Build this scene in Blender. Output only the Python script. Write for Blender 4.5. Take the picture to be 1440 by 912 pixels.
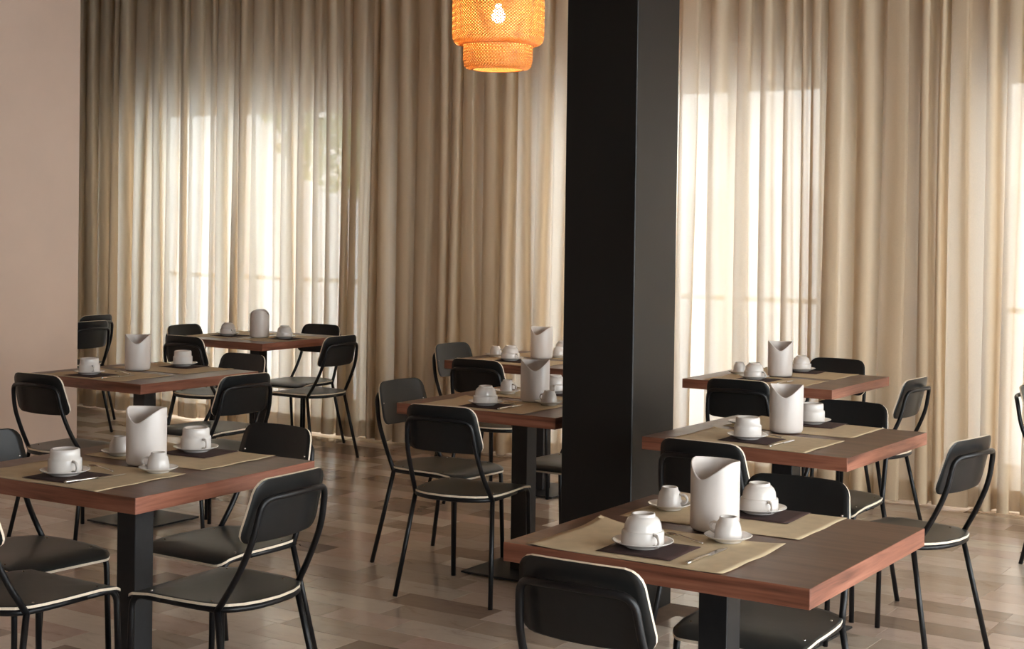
import bpy, bmesh, math, random
from mathutils import Vector, Matrix

PI = math.pi
R = math.radians
for o in list(bpy.data.objects):
    bpy.data.objects.remove(o, do_unlink=True)
scene = bpy.context.scene
COL = scene.collection

# ------------------------------------------------------------------ camera
CAM_H = 1.5469
YAW, PITCH, ROLL = R(33.056), R(0.8905), R(0.7863)
FPX, CYPX = 2104.19, 340.55
fwd0 = Vector((-math.sin(YAW), math.cos(YAW), 0))
right0 = Vector((math.cos(YAW), math.sin(YAW), 0))
fwd = fwd0 * math.cos(PITCH) + Vector((0, 0, -math.sin(PITCH)))
up0 = fwd0 * math.sin(PITCH) + Vector((0, 0, math.cos(PITCH)))
right = right0 * math.cos(ROLL) + up0 * math.sin(ROLL)
up = -right0 * math.sin(ROLL) + up0 * math.cos(ROLL)
cd = bpy.data.cameras.new('camera')
cd.sensor_fit = 'HORIZONTAL'
cd.sensor_width = 36.0
cd.lens = FPX * 36.0 / 1440.0
cd.shift_y = -(456.0 - CYPX) / 1440.0
cd.clip_start = 0.05
cd.clip_end = 200
cam = bpy.data.objects.new('camera', cd)
m = Matrix.Identity(4)
for i in range(3):
    m[i][0] = right[i]; m[i][1] = up[i]; m[i][2] = -fwd[i]
m[0][3], m[1][3], m[2][3] = 0.0, 0.0, CAM_H
cam.matrix_world = m
COL.objects.link(cam)
scene.camera = cam

# ------------------------------------------------------------------ world + exposure
SKY = 1.0
world = bpy.data.worlds.new('overcast_sky')
scene.world = world
world.use_nodes = True
bg = world.node_tree.nodes['Background']
bg.inputs['Color'].default_value = (0.94, 0.95, 0.97, 1)
bg.inputs['Strength'].default_value = SKY
scene.view_settings.view_transform = 'Standard'
scene.view_settings.look = 'None'
scene.view_settings.gamma = 1.0
scene.view_settings.use_curve_mapping = False
scene.view_settings.exposure = 3.4

sun = bpy.data.lights.new('sun', 'SUN')
sun.energy = 1.3
sun.angle = R(6)
sun.color = (1.0, 0.98, 0.96)
sun_o = bpy.data.objects.new('sun', sun)
sun_o.rotation_euler = (R(42), 0, R(-14))     # high, from behind the house: lights the garden only
COL.objects.link(sun_o)

# window openings (x0, x1, z0, z1) in the curtained wall and (y0, y1, z0, z1) in the right wall
WALL_Y = 8.42
FRONT_WIN = [(-8.98, -6.76, 0.06, 2.44), (-5.16, -3.24, 0.06, 2.47), (-2.36, -0.45, 0.06, 2.46)]
WALL_RX = 2.60
RIGHT_WIN = [(-0.9, 1.5, 0.1, 3.0), (1.7, 3.6, 0.1, 3.0), (3.8, 5.7, 0.1, 3.0), (5.9, 7.9, 0.1, 3.0)]
CEIL_Z = 3.34

def portal(name, loc, sx, sy, rot):
    l = bpy.data.lights.new(name, 'AREA')
    l.shape = 'RECTANGLE'; l.size = sx; l.size_y = sy
    l.cycles.is_portal = True
    o = bpy.data.objects.new(name, l)
    o.location = loc; o.rotation_euler = rot
    COL.objects.link(o)
for (x0, x1, z0, z1) in FRONT_WIN:
    portal('window_portal', ((x0+x1)/2, WALL_Y+0.30, (z0+z1)/2), x1-x0, z1-z0, (R(-90), 0, 0))
for (y0, y1, z0, z1) in RIGHT_WIN:
    portal('window_portal', (WALL_RX+0.28, (y0+y1)/2, (z0+z1)/2), z1-z0, y1-y0, (0, R(90), 0))

# ------------------------------------------------------------------ helpers
def new_obj(name, me, parent=None, mats=()):
    o = bpy.data.objects.new(name, me)
    COL.objects.link(o)
    for mt in mats:
        if mt is not None and mt.name not in [k.name for k in me.materials if k]:
            me.materials.append(mt)
    if parent is not None:
        o.parent = parent
    return o

def tag(o, label=None, cat=None, group=None, kind=None):
    if label: o['label'] = label
    if cat: o['category'] = cat
    if group: o['group'] = group
    if kind: o['kind'] = kind
    return o

def empty(name, loc=(0, 0, 0), rz=0.0):
    o = bpy.data.objects.new(name, None)
    o.empty_display_size = 0.1
    o.location = loc
    o.rotation_euler = (0, 0, rz)
    COL.objects.link(o)
    return o

def copy_tree(o, parent=None):
    c = o.copy()
    COL.objects.link(c)
    c.parent = parent
    for ch in [k for k in o.children]:
        copy_tree(ch, c)
    return c

def mesh(name, v, f, smooth=False, midx=None):
    me = bpy.data.meshes.new(name)
    me.from_pydata([tuple(a) for a in v], [], f)
    if smooth:
        me.polygons.foreach_set('use_smooth', [True]*len(me.polygons))
    if midx:
        me.polygons.foreach_set('material_index', midx)
    me.update()
    return me

def bm_mesh(name, bm, smooth=False):
    me = bpy.data.meshes.new(name)
    bmesh.ops.recalc_face_normals(bm, faces=bm.faces)
    bm.to_mesh(me); bm.free()
    if smooth:
        me.polygons.foreach_set('use_smooth', [True]*len(me.polygons))
    me.update()
    return me

def box_mesh(name, x0, x1, y0, y1, z0, z1, bev=0.0):
    bm = bmesh.new()
    bmesh.ops.create_cube(bm, size=1)
    for v in bm.verts:
        v.co = Vector(((x0+x1)/2 + v.co.x*(x1-x0), (y0+y1)/2 + v.co.y*(y1-y0), (z0+z1)/2 + v.co.z*(z1-z0)))
    if bev > 0:
        bmesh.ops.bevel(bm, geom=list(bm.edges), offset=bev, segments=1, affect='EDGES')
    return bm_mesh(name, bm)

def boxes_mesh(name, boxes):
    v, f = [], []
    for (x0, x1, y0, y1, z0, z1) in boxes:
        b = len(v)
        v += [(x0,y0,z0),(x1,y0,z0),(x1,y1,z0),(x0,y1,z0),(x0,y0,z1),(x1,y0,z1),(x1,y1,z1),(x0,y1,z1)]
        f += [tuple(b+k for k in q) for q in ((3,2,1,0),(4,5,6,7),(0,1,5,4),(1,2,6,5),(2,3,7,6),(3,0,4,7))]
    return mesh(name, v, f)

def fillet(pts, radii, n=6):
    """round the inner corners of a polyline"""
    out = [Vector(pts[0])]
    for i in range(1, len(pts)-1):
        p, a, b = Vector(pts[i]), Vector(pts[i-1]), Vector(pts[i+1])
        r = radii[i-1]
        if r <= 0:
            out.append(p); continue
        d1, d2 = (a-p), (b-p)
        l = min(r, d1.length*0.49, d2.length*0.49)
        p1, p2 = p + d1.normalized()*l, p + d2.normalized()*l
        for k in range(n+1):
            t = k/n
            out.append(p1*(1-t)**2 + p*2*t*(1-t) + p2*t*t)
    out.append(Vector(pts[-1]))
    return out

def tube_data(path, rad, sides=10, caps=True, closed=False):
    v, f = [], []
    n = len(path)
    prev = None
    for i, p in enumerate(path):
        if closed:
            t = (path[(i+1) % n] - path[i-1]).normalized()
        elif i == 0: t = (path[1]-path[0]).normalized()
        elif i == n-1: t = (path[-1]-path[-2]).normalized()
        else:
            t = ((path[i]-path[i-1]).normalized() + (path[i+1]-path[i]).normalized()).normalized()
        if prev is None:
            a = Vector((0, 0, 1)) if abs(t.z) < 0.9 else Vector((1, 0, 0))
            nx = t.cross(a).normalized()
        else:
            nx = (prev - t*prev.dot(t)).normalized()
        prev = nx
        ny = t.cross(nx)
        rr = rad[i] if isinstance(rad, (list, tuple)) else rad
        for k in range(sides):
            a = 2*PI*k/sides
            v.append(p + nx*(math.cos(a)*rr) + ny*(math.sin(a)*rr))
    last = n if closed else n-1
    for i in range(last):
        j = (i+1) % n
        for k in range(sides):
            k2 = (k+1) % sides
            f.append((i*sides+k, i*sides+k2, j*sides+k2, j*sides+k))
    if caps and not closed:
        f.append(tuple(range(sides-1, -1, -1)))
        f.append(tuple((n-1)*sides+k for k in range(sides)))
    return v, f

def tube_mesh(name, path, rad, sides=10, caps=True, closed=False):
    v, f = tube_data(path, rad, sides, caps, closed)
    return mesh(name, v, f, smooth=True)

def lathe_data(prof, seg=28):
    v, f = [], []
    n = len(prof)
    for k in range(seg):
        a = 2*PI*k/seg
        for (r, z) in prof:
            v.append((r*math.cos(a), r*math.sin(a), z))
    for k in range(seg):
        k2 = (k+1) % seg
        for i in range(n-1):
            q = [k*n+i, k2*n+i, k2*n+i+1, k*n+i+1]
            f.append(tuple(q))
    return v, f

def lathe_mesh(name, prof, seg=28):
    v, f = lathe_data(prof, seg)
    bm = bmesh.new()
    vs = [bm.verts.new(a) for a in v]
    for q in f:
        try: bm.faces.new([vs[i] for i in q])
        except ValueError: pass
    bmesh.ops.remove_doubles(bm, verts=bm.verts, dist=1e-5)
    return bm_mesh(name, bm, smooth=True)

# ------------------------------------------------------------------ materials
def nodes_of(name):
    mt = bpy.data.materials.new(name)
    mt.use_nodes = True
    nt = mt.node_tree
    return mt, nt, nt.nodes['Principled BSDF']

def rgb(r, g, b):
    def s(c):
        c /= 255.0
        return c/12.92 if c <= 0.04045 else ((c+0.055)/1.055)**2.4
    return (s(r), s(g), s(b), 1)

def ramp(nt, stops):
    n = nt.nodes.new('ShaderNodeValToRGB')
    el = n.color_ramp.elements
    while len(el) < len(stops): el.new(0.5)
    for e, (p, c) in zip(el, stops):
        e.position = p; e.color = c
    return n

def plain(name, col, rough=0.5, metal=0.0, noise=0.0, nscale=30, bump=0.0, spec=0.5):
    mt, nt, b = nodes_of(name)
    b.inputs['Base Color'].default_value = col
    b.inputs['Roughness'].default_value = rough
    b.inputs['Metallic'].default_value = metal
    b.inputs['Specular IOR Level'].default_value = spec
    tc = nt.nodes.new('ShaderNodeTexCoord')
    nz = nt.nodes.new('ShaderNodeTexNoise')
    nz.inputs['Scale'].default_value = nscale
    nz.inputs['Detail'].default_value = 4
    nt.links.new(tc.outputs['Object'], nz.inputs['Vector'])
    if noise > 0:
        c2 = tuple(x*(1-noise) for x in col[:3]) + (1,)
        c3 = tuple(min(1, x*(1+noise)) for x in col[:3]) + (1,)
        rp = ramp(nt, [(0.3, c2), (0.7, c3)])
        nt.links.new(nz.outputs['Fac'], rp.inputs['Fac'])
        nt.links.new(rp.outputs['Color'], b.inputs['Base Color'])
    if bump > 0:
        bp = nt.nodes.new('ShaderNodeBump')
        bp.inputs['Strength'].default_value = bump
        bp.inputs['Distance'].default_value = 0.002
        nt.links.new(nz.outputs['Fac'], bp.inputs['Height'])
        nt.links.new(bp.outputs['Normal'], b.inputs['Normal'])
    return mt

def wood(name, dark, mid, light, rough, along=0, wav=2.6):
    """procedural wood grain running along one axis of the table"""
    mt, nt, b = nodes_of(name)
    tc = nt.nodes.new('ShaderNodeTexCoord')
    oi = nt.nodes.new('ShaderNodeObjectInfo')
    add = nt.nodes.new('ShaderNodeVectorMath'); add.operation = 'ADD'
    mul = nt.nodes.new('ShaderNodeVectorMath'); mul.operation = 'SCALE'
    comb = nt.nodes.new('ShaderNodeCombineXYZ')
    for k in range(3): nt.links.new(oi.outputs['Random'], comb.inputs[k])
    nt.links.new(comb.outputs[0], mul.inputs[0]); mul.inputs['Scale'].default_value = 7.0
    nt.links.new(tc.outputs['Object'], add.inputs[0]); nt.links.new(mul.outputs[0], add.inputs[1])
    mp = nt.nodes.new('ShaderNodeMapping')
    sc = [9.0, 9.0, 14.0]; sc[along] = 0.9
    mp.inputs['Scale'].default_value = sc
    nt.links.new(add.outputs[0], mp.inputs['Vector'])
    n1 = nt.nodes.new('ShaderNodeTexNoise'); n1.inputs['Scale'].default_value = wav
    n1.inputs['Detail'].default_value = 6; n1.inputs['Roughness'].default_value = 0.6; n1.inputs['Distortion'].default_value = 0.6
    nt.links.new(mp.outputs[0], n1.inputs['Vector'])
    mp2 = nt.nodes.new('ShaderNodeMapping')
    sc2 = [160.0, 160.0, 200.0]; sc2[along] = 6.0
    mp2.inputs['Scale'].default_value = sc2
    nt.links.new(add.outputs[0], mp2.inputs['Vector'])
    n2 = nt.nodes.new('ShaderNodeTexNoise'); n2.inputs['Scale'].default_value = 1.0; n2.inputs['Detail'].default_value = 3
    nt.links.new(mp2.outputs[0], n2.inputs['Vector'])
    mx = nt.nodes.new('ShaderNodeMath'); mx.operation = 'MULTIPLY_ADD'
    mx.inputs[1].default_value = 0.22
    nt.links.new(n2.outputs['Fac'], mx.inputs[0])
    sb = nt.nodes.new('ShaderNodeMath'); sb.operation = 'SUBTRACT'; sb.inputs[1].default_value = 0.11
    nt.links.new(n1.outputs['Fac'], sb.inputs[0])
    nt.links.new(sb.outputs[0], mx.inputs[2])
    rp = ramp(nt, [(0.28, dark), (0.5, mid), (0.72, light)])
    nt.links.new(mx.outputs[0], rp.inputs['Fac'])
    nt.links.new(rp.outputs['Color'], b.inputs['Base Color'])
    b.inputs['Roughness'].default_value = rough
    return mt

M = {}
M['wall'] = plain('painted_pink_wall', rgb(232, 206, 186), 0.85, noise=0.03, nscale=3, bump=0.15)
M['wall_beige'] = plain('painted_beige_wall', rgb(205, 188, 165), 0.85, noise=0.03, nscale=3)
M['wall_dark'] = plain('dark_brown_wall', rgb(58, 46, 40), 0.8, noise=0.05, nscale=3)
M['ceiling'] = plain('painted_ceiling', rgb(160, 139, 119), 0.9, noise=0.02, nscale=3)
M['pillar'] = plain('matt_black_paint', rgb(22, 21, 20), 0.42, noise=0.05, nscale=6, bump=0.08, spec=0.4)
M['black_tube'] = plain('black_powder_coat', (0.006, 0.006, 0.007, 1), 0.38, noise=0.15, nscale=60, spec=0.4)
M['black_ply'] = plain('black_laminate', (0.014, 0.0145, 0.0145, 1), 0.36, noise=0.12, nscale=40, bump=0.04, spec=0.38)
M['grey_ply'] = plain('charcoal_laminate_seat', (0.036, 0.037, 0.034, 1), 0.36, noise=0.1, nscale=40, bump=0.03, spec=0.45)
M['ply_edge'] = plain('pale_plywood_edge', rgb(242, 226, 202), 0.5, noise=0.06, nscale=80)
M['steel'] = plain('polished_steel', (0.75, 0.74, 0.72, 1), 0.16, 1.0, noise=0.03)
M['porcelain'] = plain('white_porcelain', rgb(226, 220, 214), 0.12, noise=0.02, nscale=12)
M['melamine'] = plain('white_melamine', rgb(222, 213, 206), 0.32, noise=0.02, nscale=14)
M['kraft'] = plain('kraft_paper', rgb(208, 188, 154), 0.75, noise=0.07, nscale=22, bump=0.25)
M['napkin'] = plain('brown_paper_napkin', rgb(66, 44, 40), 0.85, noise=0.08, nscale=70, bump=0.25)
M['table_black'] = plain('black_table_steel', (0.014, 0.014, 0.015, 1), 0.42, noise=0.15, nscale=50, spec=0.4)
M['table_top'] = wood('walnut_laminate_top', rgb(74, 50, 40), rgb(100, 70, 56), rgb(118, 86, 70), 0.36, 0, 2.2)
M['table_edge'] = wood('walnut_edge_band', rgb(86, 50, 37), rgb(140, 88, 67), rgb(172, 116, 93), 0.4, 0, 1.7)
M['table_edge_y'] = wood('walnut_edge_band_side', rgb(86, 50, 37), rgb(146, 92, 72), rgb(180, 122, 99), 0.4, 1, 1.7)
M['frame_white'] = plain('white_window_frame', rgb(236, 234, 228), 0.5, noise=0.02)
M['terrace'] = plain('pale_terrace_paving', rgb(196, 202, 210), 0.9, noise=0.06, nscale=2)
M['render_wall'] = plain('pale_rendered_garden_wall', rgb(214, 219, 226), 0.9, noise=0.05, nscale=2)
M['bark'] = plain('grey_brown_bark', rgb(90, 74, 58), 0.9, noise=0.2, nscale=14)
M['cord'] = plain('dark_cord', rgb(40, 34, 30), 0.6)
M['brass'] = plain('lamp_holder_metal', rgb(190, 160, 110), 0.35, 0.9)

def leaf_material():
    mt, nt, b = nodes_of('green_leaf')
    b.inputs['Base Color'].default_value = rgb(120, 150, 80)
    b.inputs['Roughness'].default_value = 0.6
    tr = nt.nodes.new('ShaderNodeBsdfTranslucent'); tr.inputs['Color'].default_value = rgb(150, 180, 80)
    mx = nt.nodes.new('ShaderNodeMixShader'); mx.inputs[0].default_value = 0.45
    nt.links.new(b.outputs[0], mx.inputs[1]); nt.links.new(tr.outputs[0], mx.inputs[2])
    nt.links.new(mx.outputs[0], nt.nodes['Material Output'].inputs[0])
    return mt
M['leaf'] = leaf_material()

def curtain_material(name, opac, col):
    mt, nt, b = nodes_of(name)
    nt.nodes.remove(b)
    tc = nt.nodes.new('ShaderNodeTexCoord')
    mp = nt.nodes.new('ShaderNodeMapping'); mp.inputs['Scale'].default_value = (160, 160, 160)
    nt.links.new(tc.outputs['Object'], mp.inputs['Vector'])
    nz = nt.nodes.new('ShaderNodeTexNoise'); nz.inputs['Scale'].default_value = 1.0; nz.inputs['Detail'].default_value = 2
    nt.links.new(mp.outputs[0], nz.inputs['Vector'])
    rp = ramp(nt, [(0.3, tuple(x*0.93 for x in col[:3]) + (1,)), (0.7, col)])
    nt.links.new(nz.outputs['Fac'], rp.inputs['Fac'])
    df = nt.nodes.new('ShaderNodeBsdfDiffuse')
    tl = nt.nodes.new('ShaderNodeBsdfTranslucent')
    tp = nt.nodes.new('ShaderNodeBsdfTransparent'); tp.inputs['Color'].default_value = (1.0, 0.98, 0.95, 1)
    nt.links.new(rp.outputs['Color'], df.inputs['Color'])
    tl.inputs['Color'].default_value = rgb(230, 222, 208)
    m1 = nt.nodes.new('ShaderNodeMixShader'); m1.inputs[0].default_value = 0.29
    nt.links.new(df.outputs[0], m1.inputs[1]); nt.links.new(tl.outputs[0], m1.inputs[2])
    m2 = nt.nodes.new('ShaderNodeMixShader'); m2.inputs[0].default_value = opac
    nt.links.new(tp.outputs[0], m2.inputs[1]); nt.links.new(m1.outputs[0], m2.inputs[2])
    nt.links.new(m2.outputs[0], nt.nodes['Material Output'].inputs[0])
    return mt
CURT = rgb(226, 203, 172)
M['curtain'] = curtain_material('sheer_beige_linen', 0.962, CURT)
M['hem'] = curtain_material('double_linen_hem', 0.95, CURT)

def glass_material():
    mt, nt, b = nodes_of('window_glass')
    nt.nodes.remove(b)
    tp = nt.nodes.new('ShaderNodeBsdfTransparent'); tp.inputs['Color'].default_value = (0.95, 0.97, 0.97, 1)
    gl = nt.nodes.new('ShaderNodeBsdfGlossy'); gl.inputs['Roughness'].default_value = 0.02
    mx = nt.nodes.new('ShaderNodeMixShader'); mx.inputs[0].default_value = 0.06
    nt.links.new(tp.outputs[0], mx.inputs[1]); nt.links.new(gl.outputs[0], mx.inputs[2])
    nt.links.new(mx.outputs[0], nt.nodes['Material Output'].inputs[0])
    return mt
M['glass'] = glass_material()

def tile_material():
    mt, nt, b = nodes_of('polished_marble_strip_tiles')
    oi = nt.nodes.new('ShaderNodeObjectInfo')
    at = nt.nodes.new('ShaderNodeAttribute'); at.attribute_name = 'tone'
    fr = nt.nodes.new('ShaderNodeMath'); fr.operation = 'ADD'
    nt.links.new(oi.outputs['Random'], fr.inputs[0]); nt.links.new(at.outputs['Fac'], fr.inputs[1])
    fc = nt.nodes.new('ShaderNodeMath'); fc.operation = 'FRACT'
    nt.links.new(fr.outputs[0], fc.inputs[0])
    base = ramp(nt, [(0.0, rgb(134, 112, 96)), (0.15, rgb(174, 154, 138)), (0.38, rgb(210, 193, 175)), (0.58, rgb(200, 174, 160)), (0.8, rgb(232, 219, 204)), (1.0, rgb(166, 146, 128))])
    nt.links.new(fc.outputs[0], base.inputs['Fac'])
    geo = nt.nodes.new('ShaderNodeNewGeometry')
    off = nt.nodes.new('ShaderNodeVectorMath'); off.operation = 'ADD'
    cb = nt.nodes.new('ShaderNodeCombineXYZ')
    m9 = nt.nodes.new('ShaderNodeMath'); m9.operation = 'MULTIPLY'; m9.inputs[1].default_value = 37.0
    nt.links.new(fc.outputs[0], m9.inputs[0]); nt.links.new(m9.outputs[0], cb.inputs[2])
    nt.links.new(geo.outputs['Position'], off.inputs[0]); nt.links.new(cb.outputs[0], off.inputs[1])
    mp = nt.nodes.new('ShaderNodeMapping'); mp.inputs['Scale'].default_value = (1.6, 4.0, 1.0)
    nt.links.new(off.outputs[0], mp.inputs['Vector'])
    nz = nt.nodes.new('ShaderNodeTexNoise'); nz.inputs['Scale'].default_value = 3.0; nz.inputs['Detail'].default_value = 8
    nz.inputs['Roughness'].default_value = 0.65; nz.inputs['Distortion'].default_value = 1.2
    nt.links.new(mp.outputs[0], nz.inputs['Vector'])
    vr = ramp(nt, [(0.30, (0.62, 0.58, 0.55, 1)), (0.42, (0.92, 0.91, 0.90, 1)), (0.6, (1, 1, 1, 1)), (0.75, (0.86, 0.84, 0.82, 1))])
    nt.links.new(nz.outputs['Fac'], vr.inputs['Fac'])
    mx = nt.nodes.new('ShaderNodeMix'); mx.data_type = 'RGBA'; mx.blend_type = 'MULTIPLY'
    mx.inputs[0].default_value = 0.8
    nt.links.new(base.outputs['Color'], mx.inputs[6]); nt.links.new(vr.outputs['Color'], mx.inputs[7])
    nt.links.new(mx.outputs[2], b.inputs['Base Color'])
    rr = nt.nodes.new('ShaderNodeMapRange'); rr.inputs[3].default_value = 0.10; rr.inputs[4].default_value = 0.24
    nt.links.new(nz.outputs['Fac'], rr.inputs[0])
    nt.links.new(rr.outputs[0], b.inputs['Roughness'])
    return mt
M['tile'] = tile_material()
M['grout'] = plain('brown_grout', rgb(120, 98, 80), 0.8, noise=0.1, nscale=20)

def bamboo_material():
    mt, nt, b = nodes_of('split_bamboo')
    tc = nt.nodes.new('ShaderNodeTexCoord')
    nz = nt.nodes.new('ShaderNodeTexNoise'); nz.inputs['Scale'].default_value = 40
    nt.links.new(tc.outputs['Object'], nz.inputs['Vector'])
    rp = ramp(nt, [(0.3, rgb(206, 150, 84)), (0.7, rgb(226, 174, 104))])
    nt.links.new(nz.outputs['Fac'], rp.inputs['Fac'])
    nt.links.new(rp.outputs['Color'], b.inputs['Base Color'])
    b.inputs['Roughness'].default_value = 0.5
    tr = nt.nodes.new('ShaderNodeBsdfTranslucent')
    tr.inputs['Color'].default_value = rgb(236, 170, 90)
    mx = nt.nodes.new('ShaderNodeMixShader'); mx.inputs[0].default_value = 0.12
    nt.links.new(b.outputs[0], mx.inputs[1]); nt.links.new(tr.outputs[0], mx.inputs[2])
    nt.links.new(mx.outputs[0], nt.nodes['Material Output'].inputs[0])
    return mt
M['bamboo'] = bamboo_material()

def emit(name, col, s):
    mt, nt, b = nodes_of(name)
    b.inputs['Base Color'].default_value = (1, 1, 1, 1)
    b.inputs['Emission Color'].default_value = col
    b.inputs['Emission Strength'].default_value = s
    return mt
M['bulb'] = emit('glowing_bulb', (1.0, 0.70, 0.40, 1), 20.0)

# ------------------------------------------------------------------ room shell
X_L, X_R, Y_B, Y_F = -11.2, WALL_RX, -3.2, WALL_Y
def struct(name, me, mats, label=None, parent=None):
    o = new_obj(name, me, parent, mats)
    o['kind'] = 'structure'
    if label: o['label'] = label
    return o

floor = struct('floor', box_mesh('floor', X_L-0.2, X_R+0.3, Y_B-0.2, Y_F+0.3, -0.20, -0.0025), [M['grout']], 'polished marble strip tile floor in beige and brown tones')
struct('ceiling', box_mesh('ceiling', X_L-0.2, X_R+0.3, Y_B-0.2, Y_F+0.3, CEIL_Z, CEIL_Z+0.2), [M['ceiling']], 'plain pale ceiling over the dining room')
def wall_with_openings(name, axis, const, thick, a0, a1, z1, opens, mat, label):
    bx = []
    cur = a0
    for (p0, p1, q0, q1) in sorted(opens):
        bx.append((cur, p0, 0, z1)); bx.append((p0, p1, 0, q0)); bx.append((p0, p1, q1, z1)); cur = p1
    bx.append((cur, a1, 0, z1))
    out = []
    for (p0, p1, q0, q1) in bx:
        if axis == 'x': out.append((p0, p1, const, const+thick, q0, q1))
        else: out.append((const, const+thick, p0, p1, q0, q1))
    return struct(name, boxes_mesh(name, out), [mat], label)
wall_with_openings('wall_front', 'x', WALL_Y, 0.26, X_L-0.2, X_R+0.26, CEIL_Z, FRONT_WIN, M['wall_beige'], 'beige wall with tall windows behind the sheer curtains')
wall_with_openings('wall_right', 'y', WALL_RX, 0.26, Y_B, Y_F, CEIL_Z, RIGHT_WIN, M['wall_beige'], 'beige wall with large windows on the right side')
struct('wall_back', box_mesh('wall_back', X_L-0.2, X_R+0.26, Y_B-0.2, Y_B, 0, CEIL_Z), [M['wall_dark']], 'dark brown wall behind the viewer')
struct('wall_far_left', box_mesh('wall_far_left', X_L-0.2, X_L, Y_B, Y_F, 0, CEIL_Z), [M['wall_beige']], 'beige wall of the recess at the left')
struct('wall_left', box_mesh('wall_left', -7.86, -7.742, Y_B, 6.682, 0, CEIL_Z, 0.004), [M['wall']], 'plain dusty pink wall at the left edge')

# windows: frame, two leaves with stiles, rails and panes
def window_front(idx, x0, x1, z0, z1):
    w = empty('window_%d' % idx, ((x0+x1)/2, WALL_Y+0.12, z0))
    w['kind'] = 'structure'
    W, H = x1-x0, z1-z0
    fr = 0.06
    new_obj('window_frame', boxes_mesh('window_frame', [(-W/2, -W/2+fr, -.03, .04, 0, H), (W/2-fr, W/2, -.03, .04, 0, H), (-W/2+fr, W/2-fr, -.03, .04, 0, fr), (-W/2+fr, W/2-fr, -.03, .04, H-fr, H)]), w, [M['frame_white']])
    lw = (W-2*fr)/3
    for q_ in range(3):
        a0, a1 = -W/2+fr+lw*q_+.003, -W/2+fr+lw*(q_+1)-.003
        st = 0.055
        b0, b1 = fr+.003, H-fr-.003
        leaf = new_obj('window_leaf', boxes_mesh('window_leaf', [(a0, a0+st, -.025, .03, b0, b1), (a1-st, a1, -.025, .03, b0, b1), (a0+st, a1-st, -.025, .03, b0, b0+.09), (a0+st, a1-st, -.025, .03, b1-st, b1), (a0+st, a1-st, -.025, .03, 1.0, 1.03)]), w, [M['frame_white']])
        for (q0, q1) in ((b0+.09, 1.0), (1.03, b1-st)):
            new_obj('pane', box_mesh('pane', a0+st, a1-st, 0.0, 0.005, q0, q1), leaf, [M['glass']])
for i, (x0, x1, z0, z1) in enumerate(FRONT_WIN):
    window_front(i+1, x0, x1, z0, z1)
for i, (y0, y1, z0, z1) in enumerate(RIGHT_WIN):
    w = empty('window_%d' % (i+4), (WALL_RX+0.12, (y0+y1)/2, z0)); w['kind'] = 'structure'
    W, H = y1-y0, z1-z0
    new_obj('window_frame', boxes_mesh('window_frame', [(-.03, .03, -W/2, -W/2+.06, 0, H), (-.03, .03, W/2-.06, W/2, 0, H), (-.03, .03, -W/2+.06, W/2-.06, 0, .06), (-.03, .03, -W/2+.06, W/2-.06, H-.06, H), (-.03, .03, -.03, .03, .06, H-.06)]), w, [M['frame_white']])
    for (a0, a1) in ((-W/2+.06, -.03), (.03, W/2-.06)):
        new_obj('pane', box_mesh('pane', 0, .005, a0, a1, .06, H-.06), w, [M['glass']])

# outside ground, garden wall and tree seen faintly through the sheers
struct('ground', box_mesh('ground', -60, 50, -40, 60, -0.5, -0.21), [M['terrace']], 'pale paved terrace outside the windows')
gw = struct('trim_1', box_mesh('garden_wall', -30, 12, 17.0, 17.25, -0.21, 1.95), [M['render_wall']], 'pale rendered garden wall beyond the windows')
gw.name = 'garden_wall'
rnd = random.Random(4)
tree = empty('garden_tree', (-9.9, 12.6, -0.21))
tag(tree, 'leafy green tree outside the left window, faint through the curtain', 'tree')
new_obj('trunk', tube_mesh('trunk', [Vector((0, 0, 0)), Vector((.03, 0, .9)), Vector((-.03, .04, 1.9)), Vector((.05, 0, 3.0))], [.11, .09, .075, .04], 8), tree, [M['bark']])
lv, lf = [], []
for k in range(2600):
    while True:
        q = Vector((rnd.uniform(-1, 1), rnd.uniform(-1, 1), rnd.uniform(-1, 1)))
        if q.length < 1: break
    c = Vector((q.x*1.35, q.y*1.2, 3.1 + q.z*1.25))
    a = Vector((rnd.gauss(0, 1), rnd.gauss(0, 1), rnd.gauss(0, .6))).normalized()
    t = a.cross(Vector((rnd.gauss(0, 1), rnd.gauss(0, 1), rnd.gauss(0, 1)))).normalized()
    l, w_ = rnd.uniform(.07, .11), rnd.uniform(.03, .05)
    b = len(lv)
    lv += [c - a*l, c + t*w_, c + a*l, c - t*w_]
    lf.append((b, b+1, b+2, b+3))
fo = new_obj('foliage', mesh('foliage', lv, lf), tree, [M['leaf']])
fo['kind'] = 'stuff'

# ------------------------------------------------------------------ floor tiles
def project(P):
    d = Vector(P) - Vector((0, 0, CAM_H))
    z = d.dot(fwd)
    if z < 0.1: return None
    return (720 + FPX*d.dot(right)/z, CYPX - FPX*d.dot(up)/z, z)
rnd = random.Random(11)
GAP = 0.0012
ROW = 0.165
LENS = [0.27, 0.33, 0.40, 0.46, 0.54]
tmesh = {}
for L in LENS:
    tm = box_mesh('tile', -L/2+GAP/2, L/2-GAP/2, -ROW/2+GAP/2, ROW/2-GAP/2, -0.0025, 0.0, 0.0006)
    tm.materials.append(M['tile'])
    tmesh[L] = tm
cand, rest = [], []
yr = Y_F - 0.02 - ROW/2
while yr > -1.0:
    x = X_R - rnd.uniform(0, 0.4)
    while x > X_L + 0.5:
        L = rnd.choice(LENS)
        c = (x - L/2, yr)
        x -= L
        pj = project((c[0], c[1], 0))
        if pj and -70 < pj[0] < 1510 and 540 < pj[1] < 930 and c[1] < 8.2 and c[0] > -9.8:
            cand.append((pj[2], c, L))
        elif pj and c[1] > 0:
            rest.append((c, L))
    yr -= ROW
cand.sort(key=lambda t: t[0])
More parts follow.
